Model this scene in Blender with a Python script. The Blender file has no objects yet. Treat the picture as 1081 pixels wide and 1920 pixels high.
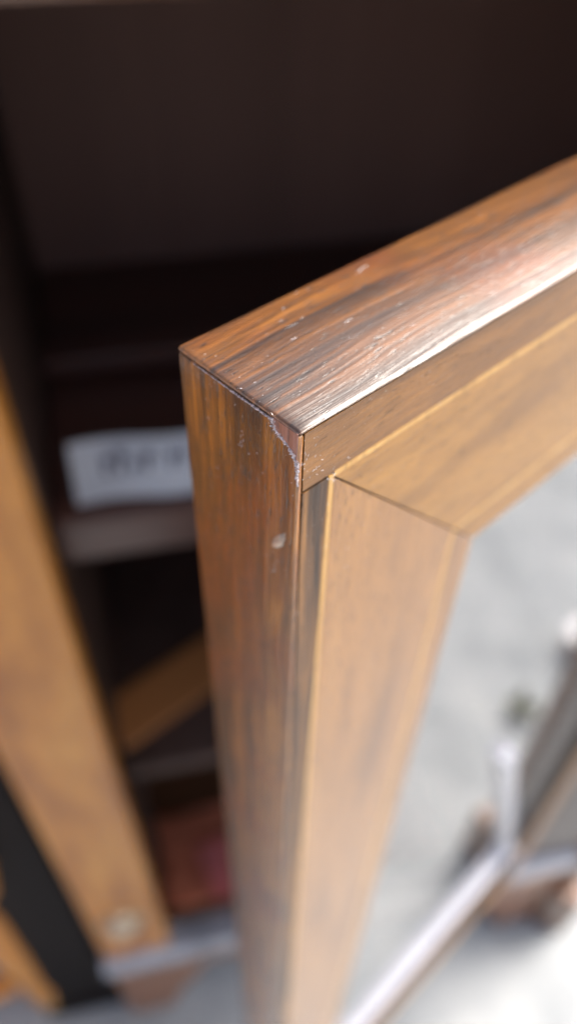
import bpy, bmesh, math, random
from mathutils import Vector, Matrix, noise

random.seed(7)
scene = bpy.context.scene
COL = scene.collection

# ---------------------------------------------------------------- camera
CAM_H = 1.10                                   # metres above the concrete
S = 0.09                                        # distance lens -> door corner
F = 1474.0                                      # focal length in px of a 1920 px tall frame
def nrm(v): return Vector(v).normalized()
v_c = nrm((-35, 1410, 1474))                    # world "down" seen by the camera (x right, y down, z forward)
X_c = Vector((1, 0, 0)); X_c = (X_c - v_c * X_c.dot(v_c)).normalized()
U_c = -v_c
Y_c = U_c.cross(X_c) * -1                       # y-down frame is handled below
# work in Blender camera axes (x right, y up, z back)
def bl(v): return Vector((v.x, -v.y, -v.z))
Xb, Ub = bl(X_c), bl(U_c)
Yb = Ub.cross(Xb)
R_w2c = Matrix((Xb, Yb, Ub)).transposed()       # columns: world axes in camera space
R_c2w = R_w2c.transposed()
cam = bpy.data.cameras.new('camera'); camo = bpy.data.objects.new('camera', cam); COL.objects.link(camo)
camo.matrix_world = Matrix.Translation((0, 0, CAM_H)) @ R_c2w.to_4x4()
cam.sensor_fit = 'VERTICAL'; cam.sensor_height = 36.0
cam.lens = F / 1920 * 36
cam.clip_start = 0.005; cam.clip_end = 200
cam.dof.use_dof = True
cam.dof.focus_distance = 0.0915
cam.dof.aperture_fstop = cam.lens / 3.3         # a 3.3 mm wide pupil
cam.dof.aperture_blades = 0
scene.camera = camo
def c2w(v): return R_c2w @ bl(Vector(v))        # camera (x right,y down,z fwd) -> world direction

# ---------------------------------------------------------------- sky, sun, exposure
SUN_EL, SUN_AZ = 47.0, 64.0                    # azimuth: compass-like, 0 = +Y, 90 = +X
world = bpy.data.worlds.new('World'); scene.world = world; world.use_nodes = True
nt = world.node_tree; nt.nodes.clear()
sky = nt.nodes.new('ShaderNodeTexSky'); sky.sky_type = 'NISHITA'; sky.sun_disc = False
sky.sun_elevation = math.radians(SUN_EL); sky.sun_rotation = math.radians(SUN_AZ)
sky.air_density = 1.0; sky.dust_density = 9.0; sky.ozone_density = 1.6
bg = nt.nodes.new('ShaderNodeBackground'); bg.inputs[1].default_value = 0.15
wo = nt.nodes.new('ShaderNodeOutputWorld')
nt.links.new(sky.outputs[0], bg.inputs[0]); nt.links.new(bg.outputs[0], wo.inputs[0])
sl = bpy.data.lights.new('sun', 'SUN'); sl.energy = 1.5; sl.angle = math.radians(32); sl.color = (1, .985, .97)
so = bpy.data.objects.new('sun', sl); COL.objects.link(so)
_az, _el = math.radians(SUN_AZ), math.radians(SUN_EL)
sd = Vector((math.sin(_az) * math.cos(_el), math.cos(_az) * math.cos(_el), math.sin(_el)))
so.rotation_euler = sd.to_track_quat('Z', 'Y').to_euler()
scene.view_settings.view_transform = 'Standard'; scene.view_settings.look = 'None'
scene.view_settings.exposure = 1.3; scene.view_settings.gamma = 1.0
scene.cycles.use_denoising = True
scene.cycles.max_bounces = 10; scene.cycles.transparent_max_bounces = 16
scene.cycles.sample_clamp_indirect = 6.0

# ---------------------------------------------------------------- material helpers
def newmat(name):
    m = bpy.data.materials.new(name); m.use_nodes = True
    t = m.node_tree; t.nodes.clear()
    out = t.nodes.new('ShaderNodeOutputMaterial'); p = t.nodes.new('ShaderNodeBsdfPrincipled')
    t.links.new(p.outputs[0], out.inputs[0])
    return m, t, p
def N(t, kind, **kw):
    n = t.nodes.new(kind)
    for k, v in kw.items():
        if k.startswith('i_'): n.inputs[k[2:].replace('_', ' ')].default_value = v
        else: setattr(n, k, v)
    return n
def ramp(t, src, stops, interp='LINEAR'):
    r = t.nodes.new('ShaderNodeValToRGB'); e = r.color_ramp.elements; r.color_ramp.interpolation = interp
    while len(e) < len(stops): e.new(0.5)
    for k, (pos, c) in enumerate(stops):
        e[k].position = pos; e[k].color = (c[0], c[1], c[2], 1) if hasattr(c, '__len__') else (c, c, c, 1)
    t.links.new(src, r.inputs[0]); return r.outputs[0]
def mixc(t, f, a, b, mode='MIX'):
    m = t.nodes.new('ShaderNodeMix'); m.data_type = 'RGBA'; m.blend_type = mode
    for sock, v in ((m.inputs[0], f), (m.inputs[6], a), (m.inputs[7], b)):
        if hasattr(v, 'is_linked'): t.links.new(v, sock)
        elif hasattr(v, '__len__'): sock.default_value = (v[0], v[1], v[2], 1)
        else: sock.default_value = v
    return m.outputs[2]
def math_(t, op, a, b=None):
    m = t.nodes.new('ShaderNodeMath'); m.operation = op
    for sock, v in ((m.inputs[0], a), (m.inputs[1], b)):
        if v is None: continue
        if hasattr(v, 'is_linked'): t.links.new(v, sock)
        else: sock.default_value = v
    return m.outputs[0]

def wood(name, axis, base, mid, dark, streak=60., fig=0.5, rough=.34, coat=.35, coat_rough=.16, bump=.25,
         off=(0, 0, 0), stretch=.05, dark_pos=(.56, .70), red=None, pore=.5, spec=.5, med_k=.6, coat_ior=1.5):
    """varnished timber: grain runs along axis (0 x, 1 y, 2 z) of the object"""
    m, t, p = newmat(name)
    tc = N(t, 'ShaderNodeTexCoord')
    # slow sideways wander of the grain
    wn = N(t, 'ShaderNodeTexNoise', i_Scale=14., i_Detail=2.)
    t.links.new(tc.outputs['Object'], wn.inputs['Vector'])
    wv = N(t, 'ShaderNodeVectorMath', operation='SCALE'); wv.inputs[3].default_value = .006
    sb = N(t, 'ShaderNodeVectorMath', operation='SUBTRACT'); sb.inputs[1].default_value = (.5, .5, .5)
    t.links.new(wn.outputs['Color'], sb.inputs[0]); t.links.new(sb.outputs[0], wv.inputs[0])
    ad = N(t, 'ShaderNodeVectorMath', operation='ADD')
    t.links.new(tc.outputs['Object'], ad.inputs[0]); t.links.new(wv.outputs[0], ad.inputs[1])
    mp = N(t, 'ShaderNodeMapping'); mp.inputs['Location'].default_value = off
    sc = [1., 1., 1.]; sc[axis] = stretch; mp.inputs['Scale'].default_value = sc
    t.links.new(ad.outputs[0], mp.inputs['Vector'])
    mp2 = N(t, 'ShaderNodeMapping'); mp2.inputs['Location'].default_value = off
    sc2 = [1., 1., 1.]; sc2[axis] = .13; mp2.inputs['Scale'].default_value = sc2
    t.links.new(ad.outputs[0], mp2.inputs['Vector'])
    def noi(scale, detail=3., rough_=.55, dist=0., m_=None):
        n = N(t, 'ShaderNodeTexNoise', i_Scale=scale, i_Detail=detail, i_Roughness=rough_, i_Distortion=dist)
        t.links.new((m_ or mp).outputs[0], n.inputs['Vector']); return n.outputs['Fac']
    broad = noi(streak, 3., .6, .4)                      # broad figure
    med = noi(streak * 3.6, 3., .6, .2)                  # narrower stripes
    fine = noi(1500., 3., .65)                           # fibres
    por = noi(2600., 2., .5, 0., mp2)                    # open pores
    c = ramp(t, broad, [(.30, base), (.48, mid), (dark_pos[0], mid), (dark_pos[1], dark)])
    c = mixc(t, math_(t, 'MULTIPLY', ramp(t, med, [(.44, 0), (.62, 1)]), med_k), c, tuple(x * .6 + y * .4 for x, y in zip(dark, mid)))
    blot = N(t, 'ShaderNodeTexNoise', i_Scale=32., i_Detail=3.); t.links.new(tc.outputs['Object'], blot.inputs['Vector'])
    if red is not None:
        c = mixc(t, ramp(t, blot.outputs['Fac'], [(.48, 0), (.66, .8)]), c, red)
    c = mixc(t, math_(t, 'MULTIPLY', ramp(t, fine, [(.35, 1), (.62, 0)]), fig), c,
             (dark[0] * 1.3, dark[1] * 1.2, dark[2] * 1.2))
    c = mixc(t, math_(t, 'MULTIPLY', ramp(t, por, [(.30, 1), (.40, 0)]), pore), c, (dark[0] * .5, dark[1] * .5, dark[2] * .5))
    t.links.new(c, p.inputs['Base Color'])
    rr = math_(t, 'ADD', rough - .08, math_(t, 'MULTIPLY', fine, .18))
    t.links.new(rr, p.inputs['Roughness'])
    p.inputs['Specular IOR Level'].default_value = spec
    p.inputs['Coat Weight'].default_value = coat; p.inputs['Coat Roughness'].default_value = coat_rough; p.inputs['Coat IOR'].default_value = coat_ior
    b = N(t, 'ShaderNodeBump', i_Strength=bump, i_Distance=.0004)
    micro = N(t, 'ShaderNodeTexNoise', i_Scale=1500., i_Detail=2.); t.links.new(tc.outputs['Object'], micro.inputs['Vector'])
    h = math_(t, 'ADD', math_(t, 'MULTIPLY', fine, .8), math_(t, 'MULTIPLY', ramp(t, por, [(.25, 0), (.38, 1)]), .35))
    h = math_(t, 'ADD', h, math_(t, 'MULTIPLY', micro.outputs['Fac'], .22))
    t.links.new(h, b.inputs['Height'])
    t.links.new(b.outputs[0], p.inputs['Normal']); t.links.new(b.outputs[0], p.inputs['Coat Normal'])
    return m
def plain(name, col, rough=.5, metal=0., var=.25, scale=40., coat=0., bump=0.):
    m, t, p = newmat(name)
    tc = N(t, 'ShaderNodeTexCoord'); n = N(t, 'ShaderNodeTexNoise', i_Scale=scale, i_Detail=4.)
    t.links.new(tc.outputs['Object'], n.inputs['Vector'])
    lo = tuple(x * (1 - var) for x in col); hi = tuple(min(1, x * (1 + var)) for x in col)
    t.links.new(ramp(t, n.outputs['Fac'], [(.3, lo), (.7, hi)]), p.inputs['Base Color'])
    p.inputs['Roughness'].default_value = rough; p.inputs['Metallic'].default_value = metal
    p.inputs['Coat Weight'].default_value = coat
    if bump:
        b = N(t, 'ShaderNodeBump', i_Strength=bump, i_Distance=.002)
        t.links.new(n.outputs['Fac'], b.inputs['Height']); t.links.new(b.outputs[0], p.inputs['Normal'])
    return m

M = {}
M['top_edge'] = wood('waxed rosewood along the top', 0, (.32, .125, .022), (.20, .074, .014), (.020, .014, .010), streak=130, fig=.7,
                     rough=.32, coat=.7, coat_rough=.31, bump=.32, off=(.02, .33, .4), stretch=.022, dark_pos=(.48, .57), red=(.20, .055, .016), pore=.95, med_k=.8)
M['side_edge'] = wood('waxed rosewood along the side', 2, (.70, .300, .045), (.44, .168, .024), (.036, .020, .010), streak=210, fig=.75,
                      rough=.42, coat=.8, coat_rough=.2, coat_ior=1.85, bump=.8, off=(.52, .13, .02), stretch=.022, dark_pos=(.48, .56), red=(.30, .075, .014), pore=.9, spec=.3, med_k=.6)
M['band_side'] = wood('dark striped banding', 2, (.34, .170, .055), (.20, .096, .034), (.040, .026, .018), streak=420, fig=.6, rough=.45,
                      coat=.2, coat_rough=.28, bump=.4, off=(.3, .2, .1), stretch=.025, dark_pos=(.47, .58), spec=.3)
M['band_top'] = wood('golden brown banding', 0, (.36, .175, .046), (.28, .128, .033), (.10, .048, .017), streak=100, fig=.5, rough=.42,
                     coat=.35, coat_rough=.28, bump=.4, off=(.1, .7, .3), stretch=.12, dark_pos=(.52, .66), spec=.35)
M['veneer_top'] = wood('golden walnut veneer of the rail', 0, (.47, .25, .060), (.38, .19, .044), (.15, .070, .020), streak=62, fig=.4, rough=.4,
                       coat=.4, coat_rough=.28, bump=.3, off=(.7, .1, .9), stretch=.12, dark_pos=(.52, .66), pore=.8, med_k=.45, spec=.35)
M['veneer_side'] = wood('golden walnut veneer of the stile', 2, (.46, .232, .060), (.37, .175, .044), (.15, .068, .021), streak=62, fig=.4, rough=.4,
                        coat=.75, coat_rough=.26, coat_ior=1.5, bump=.3, off=(.2, .45, .6), stretch=.12, dark_pos=(.53, .68), pore=.8, med_k=.4, spec=.35)
M['string'] = wood('boxwood stringing', 2, (.66, .41, .13), (.58, .34, .10), (.40, .22, .06), streak=160, fig=.4, rough=.4, coat=.4, coat_rough=.28, bump=.2, stretch=.1, pore=.5, spec=.35)
M['core'] = plain('dark glue and core wood', (.035, .02, .012), .6)
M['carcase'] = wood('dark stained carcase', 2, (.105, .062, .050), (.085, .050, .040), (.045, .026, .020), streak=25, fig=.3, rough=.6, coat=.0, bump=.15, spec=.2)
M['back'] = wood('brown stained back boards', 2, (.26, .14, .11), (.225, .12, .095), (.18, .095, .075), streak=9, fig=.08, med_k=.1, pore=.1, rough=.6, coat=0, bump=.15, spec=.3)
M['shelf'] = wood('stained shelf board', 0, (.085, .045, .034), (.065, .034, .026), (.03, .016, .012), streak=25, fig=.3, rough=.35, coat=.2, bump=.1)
M['shelf_rose'] = wood('rosy brown shelf board', 0, (.13, .052, .036), (.095, .038, .027), (.05, .025, .02), streak=25, fig=.3, rough=.35, coat=.2, bump=.1)
M['shelf_lit'] = wood('orange sunlit shelf patch', 0, (.62, .26, .08), (.54, .22, .07), (.3, .12, .04), streak=25, fig=.3, rough=.4, coat=.2, bump=.1)  # sunlight on the lowest shelf is put into this orange
M['stile'] = wood('honey coloured stile', 2, (.80, .38, .075), (.68, .28, .046), (.36, .125, .022), streak=30, fig=.35, rough=.4, coat=.35, coat_rough=.2, bump=.2, stretch=.2, pore=.3, spec=.35, med_k=.5, dark_pos=(.50, .66))
M['brown'] = wood('brown polished wood', 0, (.20, .09, .04), (.16, .07, .03), (.07, .03, .016), streak=25, fig=.3, rough=.3, coat=.4, bump=.1)
M['dark_v'] = wood('dark brown upright wood', 2, (.060, .030, .018), (.045, .022, .014), (.02, .011, .008), streak=25, fig=.3, rough=.35, coat=.3, bump=.1)
M['base'] = wood('mid brown base wood', 0, (.34, .16, .085), (.28, .125, .065), (.14, .06, .03), streak=25, fig=.3, rough=.4, coat=.2, bump=.1)
M['brown_v'] = wood('brown polished upright wood', 2, (.20, .09, .045), (.16, .07, .033), (.07, .03, .016), streak=25, fig=.3, rough=.3, coat=.4, bump=.1)
M['black'] = wood('almost black wood', 2, (.018, .014, .012), (.014, .011, .010), (.008, .006, .006), streak=20, fig=.3, rough=.7, coat=.0, bump=.1, spec=.15)
M['pale'] = plain('white for bright highlights', (.88, .88, .90), .2, 0, .06, 60., .4)  # bright light on the mirrored rail and pot rim is put into this white
M['bar'] = plain('waxed glazing bar with sky sheen', (.70, .70, .74), .22, .35, .08, 60., .5)  # sky reflected by the bars is put into the pale colour
M['nickel'] = plain('worn pale metal', (.62, .52, .40), .4, 1., .25, 400.)
M['brass'] = plain('aged brass', (.62, .45, .2), .25, 1., .2, 200.)
M['paper'] = plain('white paper', (.88, .89, .93), .8, 0, .05, 30.)
M['ink'] = plain('faded ink', (.2, .2, .25), .7, 0, .1, 30.)
M['leaf'] = plain('weed leaf', (.035, .045, .022), .5, 0, .4, 80.)
M['clay'] = plain('fired clay', (.30, .10, .06), .7, 0, .2, 60.)
M['cloth'] = plain('red cloth', (.88, .27, .15), .85, 0, .3, 60.)
M['cloth_pink'] = plain('rose red cloth', (.85, .27, .26), .8, 0, .25, 60.)
M['moulding'] = plain('moulding tinted by reflected sky', (.33, .345, .39), .2, 0, .45, 22., 1.)  # blue grey of the sky reflected on the rail, put into the base colour
M['chip'] = plain('bare pale chipped veneer', (.62, .55, .55), .4, 0, .6, 2600., .3, .3)
M['bare'] = wood('bare reddish wood', 2, (.56, .36, .32), (.44, .24, .19), (.22, .10, .07), streak=300, fig=.4, rough=.45, bump=.5)
M['fleck'] = plain('cream paint fleck', (.62, .50, .38), .5, 0, .35, 700., 0, .5)
M['dust'] = plain('white dust and lint', (.75, .74, .76), .6, 0, .1, 300.)

def glass(name, ior=1.9, veil=.05):
    m = bpy.data.materials.new(name); m.use_nodes = True; t = m.node_tree; t.nodes.clear()
    out = N(t, 'ShaderNodeOutputMaterial'); tr = N(t, 'ShaderNodeBsdfTransparent'); gl = N(t, 'ShaderNodeBsdfGlossy', i_Roughness=.01)
    di = N(t, 'ShaderNodeBsdfDiffuse'); di.inputs[0].default_value = (.7, .72, .74, 1)
    tr.inputs[0].default_value = (.93, .95, .95, 1)
    fr = N(t, 'ShaderNodeFresnel'); fr.inputs[0].default_value = ior
    ge = N(t, 'ShaderNodeNewGeometry')
    f = math_(t, 'MULTIPLY', math_(t, 'ADD', .50, math_(t, 'MULTIPLY', fr.outputs[0], .33)), math_(t, 'SUBTRACT', 1., ge.outputs['Backfacing']))
    m0 = N(t, 'ShaderNodeMixShader'); m0.inputs[0].default_value = veil
    t.links.new(tr.outputs[0], m0.inputs[1]); t.links.new(di.outputs[0], m0.inputs[2])
    m1 = N(t, 'ShaderNodeMixShader'); t.links.new(f, m1.inputs[0]); t.links.new(m0.outputs[0], m1.inputs[1]); t.links.new(gl.outputs[0], m1.inputs[2])
    t.links.new(m1.outputs[0], out.inputs[0]); return m
M['glass'] = glass('silvered door glass')

def concrete():
    m, t, p = newmat('pale concrete')
    tc = N(t, 'ShaderNodeTexCoord')
    n1 = N(t, 'ShaderNodeTexNoise', i_Scale=8., i_Detail=6., i_Roughness=.6); n2 = N(t, 'ShaderNodeTexNoise', i_Scale=180., i_Detail=4.)
    for n in (n1, n2): t.links.new(tc.outputs['Object'], n.inputs['Vector'])
    c = ramp(t, n1.outputs['Fac'], [(.3, (.235, .26, .275)), (.50, (.325, .35, .365)), (.72, (.40, .42, .425))])
    c = mixc(t, .35, c, ramp(t, n2.outputs['Fac'], [(.3, .5), (.7, 1.)]), 'MULTIPLY')
    t.links.new(c, p.inputs['Base Color']); p.inputs['Roughness'].default_value = .8
    b = N(t, 'ShaderNodeBump', i_Strength=.4, i_Distance=.003); t.links.new(n2.outputs['Fac'], b.inputs['Height']); t.links.new(b.outputs[0], p.inputs['Normal'])
    return m
M['concrete'] = concrete()

# ---------------------------------------------------------------- mesh helpers
def link(name, bm, mat, parent=None, mw=None, smooth=False):
    bmesh.ops.recalc_face_normals(bm, faces=bm.faces)
    me = bpy.data.meshes.new(name); bm.to_mesh(me); bm.free()
    if smooth:
        for p in me.polygons: p.use_smooth = True
    me.materials.append(mat)
    o = bpy.data.objects.new(name, me); COL.objects.link(o)
    if parent is not None: o.parent = parent
    if mw is not None: o.matrix_local = mw
    return o
def box(bm, x0, x1, y0, y1, z0, z1, bev=0., seg=2):
    vs = [bm.verts.new((x, y, z)) for x in (x0, x1) for y in (y0, y1) for z in (z0, z1)]
    q = [(0, 1, 3, 2), (4, 6, 7, 5), (0, 4, 5, 1), (2, 3, 7, 6), (0, 2, 6, 4), (1, 5, 7, 3)]
    fs = [bm.faces.new([vs[i] for i in f]) for f in q]
    if bev:
        es = list({e for f in fs for e in f.edges})
        bmesh.ops.bevel(bm, geom=es, offset=bev, segments=seg, affect='EDGES', profile=.5)
def B(x0, x1, y0, y1, z0, z1, bev=0., seg=2):
    bm = bmesh.new(); box(bm, x0, x1, y0, y1, z0, z1, bev, seg); return bm
def prism(bm, pts, y0, y1):
    """polygon in x,z extruded along y"""
    a = [bm.verts.new((x, y0, z)) for x, z in pts]; b = [bm.verts.new((x, y1, z)) for x, z in pts]
    n = len(pts); bm.faces.new(a); bm.faces.new(b[::-1])
    for i in range(n): bm.faces.new((a[i], b[i], b[(i + 1) % n], a[(i + 1) % n]))
def tag(o, label, cat, group=None, kind=None):
    if label: o['label'] = label
    if cat: o['category'] = cat
    if group: o['group'] = group
    if kind: o['kind'] = kind
def empty(name, loc, rz=0.):
    o = bpy.data.objects.new(name, None); o.empty_display_size = .05; COL.objects.link(o)
    o.location = loc; o.rotation_euler = (0, 0, rz); return o

# ---------------------------------------------------------------- where things stand (world: x right, y away from the lens, z up)
def flat(v): v = c2w(v); v.z = 0; return v.normalized()
Wd = flat((2255, -1485, 1474))                           # along the door
ang_d = math.atan2(Wd.y, Wd.x)
ang_c = math.radians(12.6)                               # along the cabinet front
Cd = Vector((cam.location if False else camo.location)) + c2w(Vector((20 / F, -150 / F, 1.)) * S)   # front top corner of the door
D0 = .257
Q = D0 / .27
cwx, cwy = math.cos(ang_c), math.sin(ang_c)
def front_pt(ratio):                                      # point of the cabinet front plane at lat/fwd = ratio
    fwd = D0 / (1 - ratio * math.tan(ang_c)); return Vector((ratio * fwd, fwd, 0))
P0 = front_pt(-.452)                                      # left side of the door opening
# hinge: door line meets front plane
k = (D0 + Cd.x * math.tan(ang_c) - Cd.y) / (Wd.y - Wd.x * math.tan(ang_c))
DOOR_W = k
Hh = Cd + Wd * k
OPEN_W = (Vector((Hh.x, Hh.y, 0)) - P0).length
TOPZ = Cd.z - .0004
FLOORZ = CAM_H - .925 * Q
print('door width', DOOR_W, 'opening', OPEN_W, 'corner', Cd, 'top', TOPZ)

# ---------------------------------------------------------------- ground
gb = bmesh.new()
bmesh.ops.create_grid(gb, x_segments=24, y_segments=24, size=30)
ground = link('ground', gb, M['concrete']); ground['kind'] = 'structure'

# ---------------------------------------------------------------- the cabinet
cab = empty('display_cabinet', (P0.x, P0.y, 0), ang_c)
tag(cab, 'polished display cabinet with dark shelved inside and its glazed inlaid door swung half open', 'cabinet')
ow = OPEN_W; DEP = .27; ST = .0625
link('stile', B(-ST, 0, 0, .02, FLOORZ + .0003, TOPZ + .055, .0015), M['stile'], cab)['label'] = 'honey coloured left stile of the cabinet'
link('stile', B(ow, ow + ST, 0, .02, FLOORZ + .0003, TOPZ + .055, .0015), M['dark_v'], cab)['label'] = 'dark brown right stile at the hinge side'
link('top_rail', B(0.0005, ow - .0005, .001, .02, TOPZ, TOPZ + .055, .001), M['brown'], cab)
fz = link('frieze', B(-ST, ow + ST, .0, .025, TOPZ + .0555, TOPZ + .075, .001), M['brown'], cab)
bm = bmesh.new()
prof = [(.02, .0755), (-.006, .0757), (-.012, .080), (-.014, .084), (-.022, .088), (-.024, .098), (.02, .098)]
def sweep_x(bm, prof, x0, x1, z0=0):
    a = [bm.verts.new((x0, y, z0 + z)) for y, z in prof]; b = [bm.verts.new((x1, y, z0 + z)) for y, z in prof]
    n = len(prof); bm.faces.new(a); bm.faces.new(b[::-1])
    for i in range(n): bm.faces.new((a[i], b[i], b[(i + 1) % n], a[(i + 1) % n]))
sweep_x(bm, prof, -ST - .02, ow + ST + .02, TOPZ)
link('cornice', bm, M['brown'], cab)
link('top_board', B(-ST, ow + ST, .0255, DEP, TOPZ + .080, TOPZ + .098, .001), M['brown'], cab)
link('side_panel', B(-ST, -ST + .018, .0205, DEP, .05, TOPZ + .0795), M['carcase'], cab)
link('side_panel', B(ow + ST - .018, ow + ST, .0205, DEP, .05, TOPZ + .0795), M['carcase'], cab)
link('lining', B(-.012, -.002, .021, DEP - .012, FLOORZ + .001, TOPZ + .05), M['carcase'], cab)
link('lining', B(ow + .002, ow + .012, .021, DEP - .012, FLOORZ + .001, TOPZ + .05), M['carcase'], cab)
nb = 4
xb = [-ST + .02 + (ow + 2 * ST - .04) * i / nb for i in range(nb + 1)]
for i in range(nb):
    link('back_board', B(xb[i] + .00005, xb[i + 1] - .00005, DEP - .010, DEP, FLOORZ - .01, TOPZ + .079, .0007), M['back'], cab)
# shelves: (z below the lens, front set back, material)
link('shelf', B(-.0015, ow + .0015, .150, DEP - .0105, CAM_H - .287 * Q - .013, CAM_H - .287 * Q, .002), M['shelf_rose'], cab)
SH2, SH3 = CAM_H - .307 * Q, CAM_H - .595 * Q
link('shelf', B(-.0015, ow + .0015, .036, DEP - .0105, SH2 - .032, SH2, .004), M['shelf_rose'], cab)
link('shelf', B(-.0015, ow + .0015, .036, DEP - .0105, SH3 - .018, SH3, .003), M['carcase'], cab)  # dark stain here also carries the shade around the lit patch
link('floor_board', B(-.012, ow + .012, .0205, DEP - .0105, FLOORZ - .014, FLOORZ), M['brown'], cab)
br = link('bottom_rail', B(-ST, ow + ST, -.006, .02, FLOORZ - .065, FLOORZ - .0295, .001), M['base'], cab)
bm = bmesh.new()
pm = [(.0195, .0), (-.003, .000), (-.007, -.002), (-.010, -.007), (-.0105, -.014), (-.0105, -.024), (-.008, -.029), (.0195, -.029)]
sweep_x(bm, pm, -ST - .004, ow + ST + .004, FLOORZ)
link('moulding', bm, M['moulding'], cab)
def foot(x0, sgn, y0, y1):
    bm = bmesh.new()
    z1 = FLOORZ - .0655
    pts = [(0, 0), (.05, 0), (.058, z1 * .35), (.085, z1 * .72), (.10, z1), (0, z1)]
    prism(bm, [(x0 + sgn * a, b) for a, b in pts], y0, y1)
    bmesh.ops.bevel(bm, geom=list(bm.edges), offset=.0015, segments=1, affect='EDGES')
    return link('foot', bm, M['base'], cab)
foot(-ST, 1, -.004, .03); foot(ow + ST, -1, -.004, .03); foot(-ST, 1, DEP - .03, DEP - .002); foot(ow + ST, -1, DEP - .03, DEP - .002)
# brass stud low on the left stile
bm = bmesh.new(); bmesh.ops.create_uvsphere(bm, u_segments=24, v_segments=12, radius=.016)
for v in bm.verts: v.co.y *= .8; v.co *= 1 + .06 * math.sin(9 * math.atan2(v.co.z, v.co.x))
st = link('stud', bm, M['nickel'], cab, Matrix.Translation((-.034, -.0005, CAM_H - .82 * Q)), True)
bm = bmesh.new(); bmesh.ops.create_cone(bm, cap_ends=True, segments=24, radius1=.021, radius2=.021, depth=.0016)
link('rosette', bm, M['nickel'], st, Matrix.Translation((0, .0005, 0)) @ Matrix.Rotation(math.pi / 2, 4, 'X'))

# ---------------------------------------------------------------- the door (a part of the cabinet)
T = .2537 * S; RAIL = .60 * S; STI = .532 * S; AI = .068 * S; BI = .120 * S; SW = .0050 * S
DH = Cd.z - (FLOORZ + .002)
dw = DOOR_W - .001
LIP = .0009; V = .0011
cab_inv = Matrix.LocRotScale(cab.location, cab.rotation_euler, None).inverted()
door_m = cab_inv @ (Matrix.Translation(Cd) @ Matrix.Rotation(ang_d, 4, 'Z'))
def ring(bm, x0, x1, z0, z1, fx0, fx1, fz0, fz1, y0, y1):
    o = [(x0, z0), (x1, z0), (x1, z1), (x0, z1)]; i = [(x0 + fx0, z0 + fz0), (x1 - fx1, z0 + fz0), (x1 - fx1, z1 - fz1), (x0 + fx0, z1 - fz1)]
    vo = [[bm.verts.new((x, y, z)) for x, z in o] for y in (y0, y1)]; vi = [[bm.verts.new((x, y, z)) for x, z in i] for y in (y0, y1)]
    for k in range(4):
        l = (k + 1) % 4
        bm.faces.new((vo[0][k], vo[0][l], vi[0][l], vi[0][k])); bm.faces.new((vo[1][k], vi[1][k], vi[1][l], vo[1][l]))
        bm.faces.new((vo[0][k], vo[1][k], vo[1][l], vo[0][l])); bm.faces.new((vi[0][k], vi[0][l], vi[1][l], vi[1][k]))
bm = bmesh.new(); ring(bm, LIP, dw, -DH, -LIP, STI - LIP - .0006, STI, RAIL, RAIL - LIP - .0006, V, T - .0002)
door = link('door', bm, M['core'], cab, door_m)
door['label'] = 'half open glazed door with string inlay and a chipped top corner'
def dpart(name, bm, mat, smooth=False, mw=None): return link(name, bm, mat, door, mw, smooth)

# lippings with worn, uneven arrises
def lipping(x0, x1, y0, y1, z0, z1, axis, n, bev, amp, seed):
    bm = bmesh.new(); box(bm, x0, x1, y0, y1, z0, z1)
    es = [e for e in bm.edges if abs((e.verts[0].co - e.verts[1].co)[axis]) > 1e-4]
    bmesh.ops.subdivide_edges(bm, edges=es, cuts=n, use_grid_fill=True)
    bm.edges.ensure_lookup_table()
    sharp = [e for e in bm.edges if len(e.link_faces) == 2 and e.calc_face_angle(0) > 1]
    bmesh.ops.bevel(bm, geom=sharp, offset=bev, segments=2, affect='EDGES', profile=.5)
    for v in bm.verts:
        c = v.co
        d = noise.noise_vector(Vector((c.x * 260 + seed, c.y * 260, c.z * 260))) * amp
        d2 = noise.noise_vector(Vector((c.x * 60, c.y * 60 + seed, c.z * 60))) * amp * .8
        v.co = c + d * .6 + d2
    return bm
dpart('top_lipping', lipping(-.0001, dw, -.0001, T + .0001, -LIP, 0, 0, 160, .0005, .00007, 3), M['top_edge'], True)
dpart('side_lipping', lipping(0, LIP, .00005, T, -DH, -LIP - .00008, 2, 220, .0003, .00006, 9), M['side_edge'], True)

def veneer(name, pts, mat, y0=0., y1=V, bev=.00006):
    bm = bmesh.new(); prism(bm, pts, y0, y1)
    bmesh.ops.recalc_face_normals(bm, faces=bm.faces)
    return dpart(name, bm, mat)
G = .00007                                                # open joint
def zt(z): return -z
yS = AI                                                   # inlay positions
ab, bb = DH, RAIL
# top edge band runs through to the corner, the side band butts under it
veneer('edge_band', [(LIP + G, -LIP + .00002), (dw, -LIP + .00002), (dw, -(BI - SW) + G), (LIP + G, -(BI - SW) + G)], M['band_top'])
veneer('edge_band', [(LIP + G, -BI), (AI - SW - G, -BI), (AI - SW - G, -DH), (LIP + G, -DH)], M['band_side'])
# boxwood strings
ts = veneer('string_inlay', [(AI + SW + G, -(BI - SW)), (dw, -(BI - SW)), (dw, -(BI + SW)), (AI + SW + G, -(BI + SW))], M['string'], -.00003)
ss = veneer('string_inlay', [(AI - SW, -BI), (AI + SW, -BI), (AI + SW, -DH), (AI - SW, -DH)], M['string'], -.00003)
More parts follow.
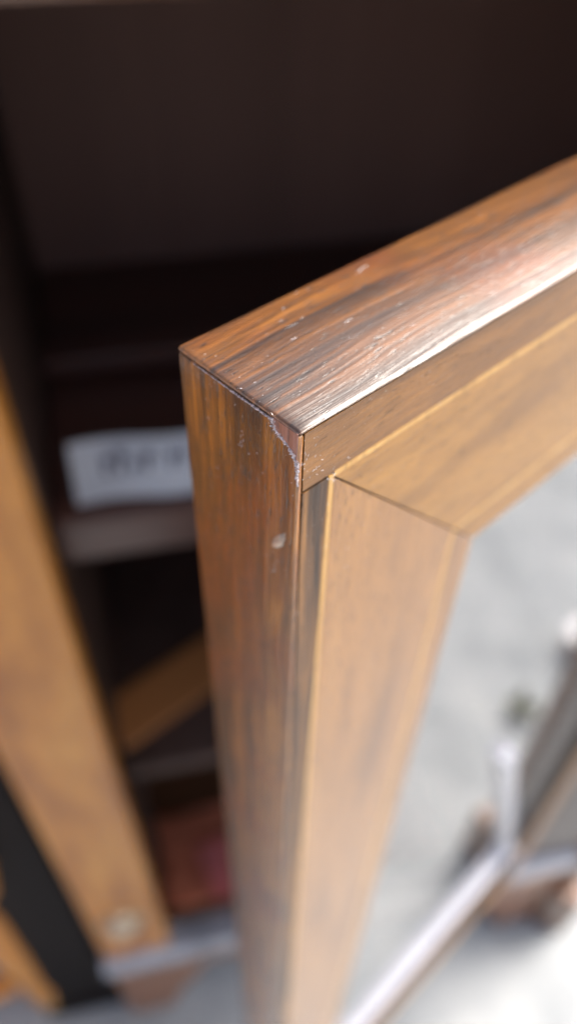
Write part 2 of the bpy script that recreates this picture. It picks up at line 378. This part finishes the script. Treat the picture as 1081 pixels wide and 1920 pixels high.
# mitred veneers: cut at the mitre from the string corner to the inner corner
mx0, mz0, mx1, mz1 = AI + SW, BI + SW, STI, RAIL
def mit(t): return (mx0 + (mx1 - mx0) * t, -(mz0 + (mz1 - mz0) * t))
gx, gz = .0002, .0002
I0, I1 = .80, .825                                        # faint second string near the glass
def strip_top(t0, t1, name, mat, dy=0.):
    a, b = mit(t0), mit(t1)
    veneer(name, [(a[0] + gx, a[1]), (dw, a[1]), (dw, b[1]), (b[0] + gx, b[1])], mat, dy)
def strip_side(t0, t1, name, mat, dy=0.):
    a, b = mit(t0), mit(t1)
    veneer(name, [(a[0], a[1] - gz), (a[0], -DH), (b[0], -DH), (b[0], b[1] - gz)], mat, dy)
for fn, mt in ((strip_top, 'veneer_top'), (strip_side, 'veneer_side')):
    fn(0.002, I0 - .002, 'veneer', M[mt]); fn(I0, I1, 'inner_string', M['string'], -.00002); fn(I1 + .002, 1., 'veneer', M[mt])
# hinge stile and bottom rail faces
veneer('veneer', [(dw - STI, -RAIL - .0003), (dw - .0002, -RAIL - .0003), (dw - .0002, -DH), (dw - STI, -DH)], M['veneer_side'], .0002)
veneer('veneer', [(STI + .0003, -(DH - RAIL)), (dw - STI - .0003, -(DH - RAIL)), (dw - STI - .0003, -DH), (STI + .0003, -DH)], M['veneer_top'], .0002)

# glazing bars: pattern points in door coordinates (x along, z down)
def on_door(px, py):
    d = c2w(((px - 540) / F, (py - 960) / F, 1.)); n_ = Vector((-Wd.y, Wd.x, 0)); kk = (Cd - camo.location).dot(n_) / d.dot(n_)
    r = camo.location + d * kk - Cd; return (r.dot(Wd), r.z)
J = on_door(953, 1602); K = on_door(962, 1425)
L0 = (STI, on_door(700, 1905)[1]); R0 = (dw - STI, J[1] - (dw - STI - J[0]) * 1.7); _r = on_door(1078, 1240); R1 = (dw - STI, K[1] + (_r[1] - K[1]) * (dw - STI - K[0]) / (_r[0] - K[0]))
print('bars', J, K, L0, R0, R1, 'dw', dw, 'DH', DH)
def bar(a, b, w=.0085, y0=-.0005, y1=.0062, mat=None):
    ax, bx = Vector((a[0], 0, a[1])), Vector((b[0], 0, b[1]))
    d = (bx - ax); L = d.length; d.normalize(); n = Vector((-d.z, 0, d.x))
    prof = [(-.5, y1), (-.5, .003), (-.42, .0016), (-.30, y0 + .0003), (-.18, .0008), (-.07, .0032), (0, .0040), (.07, .0032), (.18, .0008), (.30, y0 + .0003), (.42, .0016), (.5, .003), (.5, y1)]
    bm = bmesh.new()
    va = [bm.verts.new(ax + n * (u * w) + Vector((0, y, 0))) for u, y in prof]; vb = [bm.verts.new(bx + n * (u * w) + Vector((0, y, 0))) for u, y in prof]
    m = len(prof); bm.faces.new(va); bm.faces.new(vb[::-1])
    for i in range(m): bm.faces.new((va[i], vb[i], vb[(i + 1) % m], va[(i + 1) % m]))
    return dpart('glazing_bar', bm, mat or M['bar'])
for a, b in ((L0, J), (J, K), (J, R0)): bar(a, b)
def pane(pts):
    bm = bmesh.new(); prism(bm, pts, .0062, .0085); return dpart('glass_pane', bm, M['glass'])
e = .0006
pane([(STI - .0005, -RAIL + .0005), (dw - STI, -RAIL + .0005), (R1[0], R1[1] + e), (K[0] - e, K[1] + e), (J[0] - e, J[1] + e), (L0[0], L0[1] + e)])
pane([(K[0] + e, K[1] - e), (R1[0], R1[1] - e), (R0[0], R0[1] + e), (J[0] + e, J[1])])
pane([(L0[0], L0[1] - e), (J[0] - e, J[1] - e), (R0[0], R0[1] - e), (R0[0], -(DH - RAIL)), (STI, -(DH - RAIL))])

# worn arris and chip along the left top edge of the door
def ribbon(path, w, lift, seed, name, mat, n=90):
    """irregular, crumbly little ridge following a path of door points"""
    rnd = random.Random(seed); bm = bmesh.new(); pts = []
    seg = [(path[i + 1] - path[i]).length for i in range(len(path) - 1)]; tot = sum(seg)
    for k in range(n + 1):
        d = tot * k / n; i = 0
        while i < len(seg) - 1 and d > seg[i]: d -= seg[i]; i += 1
        pts.append(path[i].lerp(path[i + 1], min(1, d / seg[i])))
    prev = None
    for k, p in enumerate(pts):
        t = (pts[min(n, k + 1)] - pts[max(0, k - 1)]).normalized()
        out = Vector((-.6, -.5, .6)).normalized(); sd_ = t.cross(out).normalized()
        ww = w(k / n) * (.35 + 1.0 * rnd.random()); lf = lift * (.4 + rnd.random())
        c = p + sd_ * (rnd.random() - .5) * w(k / n) * .7
        ringv = [bm.verts.new(c - sd_ * ww), bm.verts.new(c + out * lf * (.6 + .6 * rnd.random())), bm.verts.new(c + sd_ * ww), bm.verts.new(c - out * lf)]
        if prev:
            for a in range(4): bm.faces.new((prev[a], prev[(a + 1) % 4], ringv[(a + 1) % 4], ringv[a]))
        prev = ringv
    return dpart(name, bm, mat)
Vx = Vector
ribbon([Vx((0, T * .86, -.0010)), Vx((-.0000, T * .5, -.0011)), Vx((-.0000, T * .20, -.0010))], lambda u: .00006 + .00012 * u, .00008, 2, 'worn_arris', M['chip'], 120)
CH = [Vx((0, T * .195, -.0007)), Vx((-.0000, T * .19, -.0019)), Vx((-.0000, T * .135, -.0025)), Vx((-.0000, T * .075, -.0031)), Vx((-.00005, T * .03, -.0041)), Vx((-.00005, .0001, -.0054)), Vx((0, 0.0, -.0088))]
ribbon(CH, lambda u: .00042 * (1 - .65 * u), .00014, 5, 'chip', M['chip'], 130)
rnd = random.Random(21); bm = bmesh.new()                 # crumbs of splintered varnish along the break
for i in range(300):
    u = rnd.random() ** 1.25 * (len(CH) - 1.001); k_ = int(u); p = CH[k_].lerp(CH[k_ + 1], u - k_)
    sp_ = .00024 * (1 - .55 * u / 6); p = p + Vx((-.00003 * rnd.random(), abs(rnd.gauss(0, 1)) * sp_ * (-1 if rnd.random() < .75 else 1), rnd.gauss(0, 1) * sp_ + .0001))
    if p.y < 0: p.y = -.00004
    r = .00005 + .00018 * rnd.random() ** 2
    vs = [bm.verts.new(p + Vx((rnd.gauss(0, .5), rnd.gauss(0, 1), rnd.gauss(0, 1))) * r) for _ in range(4)]
    for f in ((0, 1, 2), (0, 2, 3), (0, 3, 1), (1, 3, 2)): bm.faces.new([vs[q] for q in f])
cr = dpart('crumbs', bm, M['chip']); cr['kind'] = 'stuff'
bm = bmesh.new()                                          # bare wood inside the chip
pp = [(T * .19, -.0004), (T * .185, -.0018), (T * .13, -.0025), (T * .075, -.0031), (T * .03, -.0041), (.0002, -.0052), (.0001, -.0004)]
f_ = bm.faces.new([bm.verts.new((-.00002, y, z)) for y, z in pp])
r_ = bmesh.ops.extrude_face_region(bm, geom=[f_])
for v in [g_ for g_ in r_['geom'] if isinstance(g_, bmesh.types.BMVert)]: v.co.x -= .00006
dpart('bare_wood', bm, M['bare'])
# paint fleck on the side
bm = bmesh.new(); bmesh.ops.create_icosphere(bm, subdivisions=3, radius=1)
for v in bm.verts:
    q = v.co * (1 + .35 * noise.noise(v.co * 1.7 + Vector((4, 1, 2))))
    q = v.co * (1 + .5 * noise.noise(v.co * 1.3 + Vector((4, 1, 2))) + .25 * noise.noise(v.co * 5)); y = q.y * .0008; z = q.z * .0020
    v.co = Vector((q.x * .0002, y + z * -.45, z))
dpart('paint_fleck', bm, M['fleck'], True, Matrix.Translation((-.00005, T * .135, -.0213)))
# dust specks and lint in one joined part
rnd = random.Random(11); bm = bmesh.new()
def speck(c, nrm_, t1, l, w):
    t1 = t1.normalized(); t2 = nrm_.cross(t1).normalized()
    v = [bm.verts.new(c + t1 * l), bm.verts.new(c + t2 * w), bm.verts.new(c - t1 * l), bm.verts.new(c - t2 * w), bm.verts.new(c + nrm_ * w * .9)]
    for a in range(4): bm.faces.new((v[a], v[(a + 1) % 4], v[4]))
def rd(): return Vector((rnd.gauss(0, 1), rnd.gauss(0, 1), rnd.gauss(0, 1)))
for i in range(210):
    f = rnd.random()
    l = .00006 + .0003 * rnd.random() ** 4; w = .000025 + .000025 * rnd.random()
    if f < .38:                                           # top
        x = rnd.random() ** 1.6 * .06; y = T * rnd.random(); c = Vector((x, y, 0.00004)); n_ = Vector((0, 0, 1))
        t1 = Vector((1, .35 * rnd.gauss(0, 1), 0)) if rnd.random() < .6 else Vector((rnd.gauss(0, 1), rnd.gauss(0, 1), 0))
    elif f < .72:                                         # front, thick near the arris
        x = .0008 + rnd.random() ** 2 * .03; z = -.001 - rnd.random() ** 1.7 * .035; c = Vector((x, -.00004, z)); n_ = Vector((0, -1, 0)); t1 = Vector((rnd.gauss(0, 1), 0, rnd.gauss(0, 1)))
    else:
        y = T * rnd.random() ** .8; z = -.0015 - rnd.random() ** 1.5 * .04; c = Vector((-.00003, y, z)); n_ = Vector((-1, 0, 0)); t1 = Vector((0, rnd.gauss(0, 1), rnd.gauss(0, 1)))
    speck(c, n_, t1, l, w)
for cx, cz, nn, spr in ((.0026, -.0080, 9, .0009), (.0060, -.0108, 16, .0007), (.0018, -.0045, 6, .0007)):   # little clusters by the corner
    for i in range(nn): speck(Vector((cx + rnd.gauss(0, spr), -.00005, cz + rnd.gauss(0, spr))), Vector((0, -1, 0)), Vector((rnd.gauss(0, 1), 0, rnd.gauss(0, 1))), .0001 + .0003 * rnd.random() ** 2, .00004)
for cy, cz, nn, spr in ((T * .45, -.0080, 14, .0009), (T * .22, -.0275, 16, .0014)):
    for i in range(nn): speck(Vector((-.00005, cy + rnd.gauss(0, spr), cz + rnd.gauss(0, spr))), Vector((-1, 0, 0)), Vector((0, rnd.gauss(0, 1), rnd.gauss(0, 1))), .0001 + .0002 * rnd.random() ** 2, .00005)
du = dpart('dust', bm, M['dust']); du['kind'] = 'stuff'
bm = bmesh.new()                                          # small dark nicks and scratches in the front veneers
for i in range(46):
    x = STI * (.15 + .8 * rnd.random()); z = -(.003 + .075 * rnd.random() ** 1.3)
    if i > 26: x = .008 + .045 * rnd.random(); z = -(.0125 + .030 * rnd.random())
    speck(Vector((x, -.00002, z)), Vector((0, -1, 0)), Vector((rnd.gauss(0, 1), 0, rnd.gauss(0, 1))), .00008 + .0007 * rnd.random() ** 3, .00002 + .00004 * rnd.random())
sc2 = dpart('nick', bm, M['core']); sc2['kind'] = 'stuff'
# scratches worn into the top (pale scuffs along the grain)
bm = bmesh.new()
for i in range(7):
    x = .004 + rnd.random() * .04; y = T * (.15 + .8 * rnd.random())
    if i < 3: x, y = .006 + rnd.random() * .012, T * (.66 + rnd.gauss(0, .06))
    speck(Vector((x, y, 0.00002)), Vector((0, 0, 1)), Vector((1, .06 * rnd.gauss(0, 1), 0)), .0005 + .0014 * rnd.random(), .00002 + .00003 * rnd.random())
sc_ = dpart('scuff', bm, M['dust']); sc_['kind'] = 'stuff'

# ---------------------------------------------------------------- things in the cabinet
def cabpt(x, y, z): return Matrix.LocRotScale(cab.location, cab.rotation_euler, None) @ Vector((x, y, z))
# paper label standing near the front of the middle shelf
p = cabpt(0, 0, 0)
lab = empty('price_label', cabpt(.013, .046, SH2), ang_c - math.radians(1))
tag(lab, 'white paper label with smudged dark writing propped on the middle shelf', 'label')
bm = bmesh.new(); nx, nz = 12, 6
g = [[bm.verts.new((.115 * i / nx, .0012 * math.sin(i * .9) + .012 * (j / nz), .001 + .031 * j / nz + .0008 * math.sin(i * .7))) for j in range(nz + 1)] for i in range(nx + 1)]
for i in range(nx):
    for j in range(nz): bm.faces.new((g[i][j], g[i + 1][j], g[i + 1][j + 1], g[i][j + 1]))
bmesh.ops.solidify(bm, geom=bm.faces[:], thickness=.0006)
link('card', bm, M['paper'], lab)
bm = bmesh.new(); rnd = random.Random(5); x = .016
while x < .105:
    h = .004 + .007 * rnd.random(); w = .003 + .0025 * rnd.random(); z = .016
    for q in (0, 1):
        zc = z + h * q * .6; yy = -.0022 + .012 * zc / .031
        box(bm, x, x + w * (1 if q else .5), yy - .0006, yy, zc, zc + h * .7)
    x += w + .002 + (.006 if rnd.random() < .22 else 0)
link('writing', bm, M['ink'], lab)
# red cloth on the floor of the cabinet
def cloth(name, x0, x1, y0, y1, z, amp, mat, label, seed):
    o = empty(name, cabpt(x0, y0, z), ang_c); bm = bmesh.new(); n, m = 26, 16
    gg = [[bm.verts.new(((x1 - x0) * i / n, (y1 - y0) * j / m, .003 + amp * (1 + noise.noise(Vector((i * .25 + seed, j * .3, 1)))))) for j in range(m + 1)] for i in range(n + 1)]
    for i in range(n):
        for j in range(m): bm.faces.new((gg[i][j], gg[i + 1][j], gg[i + 1][j + 1], gg[i][j + 1]))
    bmesh.ops.solidify(bm, geom=bm.faces[:], thickness=.002)
    me = link(name, bm, mat, None, None, True); me.location = o.location; me.rotation_euler = o.rotation_euler
    bpy.data.objects.remove(o); tag(me, label, 'cloth'); return me
cloth('red_cloth', -.0015, .30, .03, .13, FLOORZ, .004, M['cloth'], 'brick red cloth spread on the floor of the open cabinet', 3)
c2 = cloth('folded_cloth', .0, .22, .0, .06, FLOORZ + .012, .003, M['cloth_pink'], 'rose pink folded cloth lying over the front of the brick red cloth', 8)
c2.location = cabpt(.055, .024, FLOORZ + .012); c2.rotation_euler.z = ang_c + math.radians(14)

# ---------------------------------------------------------------- neighbours on the left
nb1 = empty('dark_chest', cabpt(-.155, .012, 0), ang_c)
tag(nb1, 'almost black wooden chest close to the left side of the cabinet', 'chest')
link('body', B(0, .082, .006, .30, .03, .80, .003), M['black'], nb1)
link('plinth', B(-.002, .083, .0, .305, 0, .0295, .002), M['black'], nb1)
link('top', B(-.006, .083, -.004, .305, .801, .82, .003), M['black'], nb1)
def ray_ground(px, py, z=0.):
    d = c2w(((px - 540) / F, (py - 960) / F, 1.)); k_ = (z - CAM_H) / d.z
    return camo.location + d * k_
# table with tapered legs, brass castor
tp = ray_ground(105, 1885)
tab = empty('side_table', (tp.x, tp.y, 0), math.radians(20))
tag(tab, 'honey brown side table standing on a leg with a brass castor', 'table')
def turned(profile, n=20):
    bm = bmesh.new(); rings = []
    for r, z in profile: rings.append([bm.verts.new((r * math.cos(6.2832 * i / n), r * math.sin(6.2832 * i / n), z)) for i in range(n)])
    for a, b in zip(rings, rings[1:]):
        for i in range(n): bm.faces.new((a[i], a[(i + 1) % n], b[(i + 1) % n], b[i]))
    bm.faces.new(rings[0][::-1]); bm.faces.new(rings[-1]); return bm
for dx, dy in ((0, 0), (-.40, 0), (0, .30), (-.40, .30)):
    lg = link('leg', turned([(.010, .035), (.012, .05), (.016, .09), (.013, .12), (.017, .2), (.021, .35), (.018, .37), (.023, .39), (.023, .46)]), M['stile'], tab, Matrix.Translation((dx, dy, 0)), True)
    cs = link('castor', turned([(.004, .012), (.011, .014), (.012, .034), (.010, .036)], 16), M['brass'], lg, None, True)
    bm = bmesh.new(); bmesh.ops.create_cone(bm, cap_ends=True, segments=20, radius1=.012, radius2=.012, depth=.009)
    link('castor_wheel', bm, M['brass'], lg, Matrix.Translation((.0, 0, .012)) @ Matrix.Rotation(math.pi / 2, 4, 'X'))
link('tabletop', B(-.44, .04, -.04, .34, .46, .48, .004), M['stile'], tab)
link('stretcher', B(-.385, -.016, -.009, .009, .12, .15, .003), M['stile'], tab)

# orange slab put in for the sunlit patch of the lowest shelf
def at_z(px, py, z):
    d = c2w(((px - 540) / F, (py - 960) / F, 1.)); return camo.location + d * ((z - CAM_H) / d.z)
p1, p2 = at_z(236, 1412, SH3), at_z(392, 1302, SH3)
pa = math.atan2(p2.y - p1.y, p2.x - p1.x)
pk = link('lit_patch_slab', B(0, .17, .0, .045, 0, .006, .001), M['shelf_lit']); pk.location = (p1.x, p1.y, SH3 + .0003); pk.rotation_euler.z = pa
tag(pk, 'orange brown slab put in for the sunlit patch on the lowest dark shelf', 'board')

# furniture standing to the right, seen mirrored in the door glass
def mirror(p):
    n_ = Vector((-Wd.y, Wd.x, 0)); return p - n_ * (2 * (p - Cd).dot(n_))
m1, m2 = mirror(at_z(925, 1652, 0)), mirror(at_z(1081, 1600, 0))
na = math.atan2(m2.y - m1.y, m2.x - m1.x)
nb2 = empty('fire_screen', (m1.x, m1.y, 0), na)
tag(nb2, 'dark panelled fire screen with brown posts and a bottom rail whitened for the light on it, mirrored in the glass', 'fire screen')
print('mirrored cupboard', m1, m2, math.degrees(na))
link('panel', B(.0365, .36, -.034, -.002, .0865, .62, .002), M['black'], nb2)
for x in (0, .36): link('post', B(x, x + .036, -.036, 0, .0665, .62, .002), M['brown_v'], nb2)
link('plinth', B(.018, .364, -.066, .030, .036, .096, .028, 5), M['pale'], nb2)
for x in (.006, .30): link('foot', B(x, x + .055, -.036, -.004, 0, .0345, .004), M['brown'], nb2)
link('top', B(-.01, .41, -.046, .010, .6205, .64, .003), M['black'], nb2)
m3 = mirror(at_z(912, 1608, 0))
bk = link('wooden_block', B(-.02, .02, -.02, .02, 0, .11, .003), M['brown_v']); bk.location = m3; bk.rotation_euler.z = na
tag(bk, 'small upright brown wooden block on the concrete, mirrored in the glass', 'block')
m4 = mirror(at_z(990, 1342, 0)); wd = empty('weed', m4)
tag(wd, 'small dark green weed growing from the concrete, mirrored in the glass', 'weed')
rnd = random.Random(3)
for i in range(16):
    a = rnd.random() * 6.28; l = .025 + .02 * rnd.random(); bm = bmesh.new(); c, sn = math.cos(a), math.sin(a)
    pv = []
    for q in range(5):
        u = q / 4; r = l * u * .8; z = .004 + l * (u * .9 - .5 * u * u); w = .006 * math.sin(math.pi * min(1, u * .9 + .08))
        pv.append((bm.verts.new((r * c - w * sn, r * sn + w * c, z)), bm.verts.new((r * c + w * sn, r * sn - w * c, z))))
    for q in range(4): bm.faces.new((pv[q][0], pv[q][1], pv[q + 1][1], pv[q + 1][0]))
    link('leaf', bm, M['leaf'], wd)
m5 = mirror(at_z(1094, 1222, 0)); pot = empty('flower_pot', m5)
tag(pot, 'reddish clay flower pot with a rim whitened for a highlight, mirrored in the glass', 'flower pot')
link('bowl', turned([(.020, 0), (.027, .034), (.027, .036), (.024, .036), (.019, .004)]), M['clay'], pot, None, True)
link('rim', turned([(.0275, .036), (.030, .0365), (.030, .044), (.024, .044), (.024, .037)]), M['pale'], pot, None, True)

# unseen dark block added at left so the door edge's varnish reflects dark
nb3 = empty('dark_reflection_block', (-1.25, -.55, 0), math.radians(4))
tag(nb3, 'tall dark brown block outside the picture, added for the varnish to reflect', 'dark_reflection_block')
link('body', B(0, .5, 0, 1.15, .08, 1.75, .004), M['brown_v'], nb3)
link('plinth', B(.01, .49, .01, 1.14, 0, .0795, .002), M['black'], nb3)
link('cornice', B(-.02, .53, -.02, 1.17, 1.7505, 1.80, .01), M['brown'], nb3)
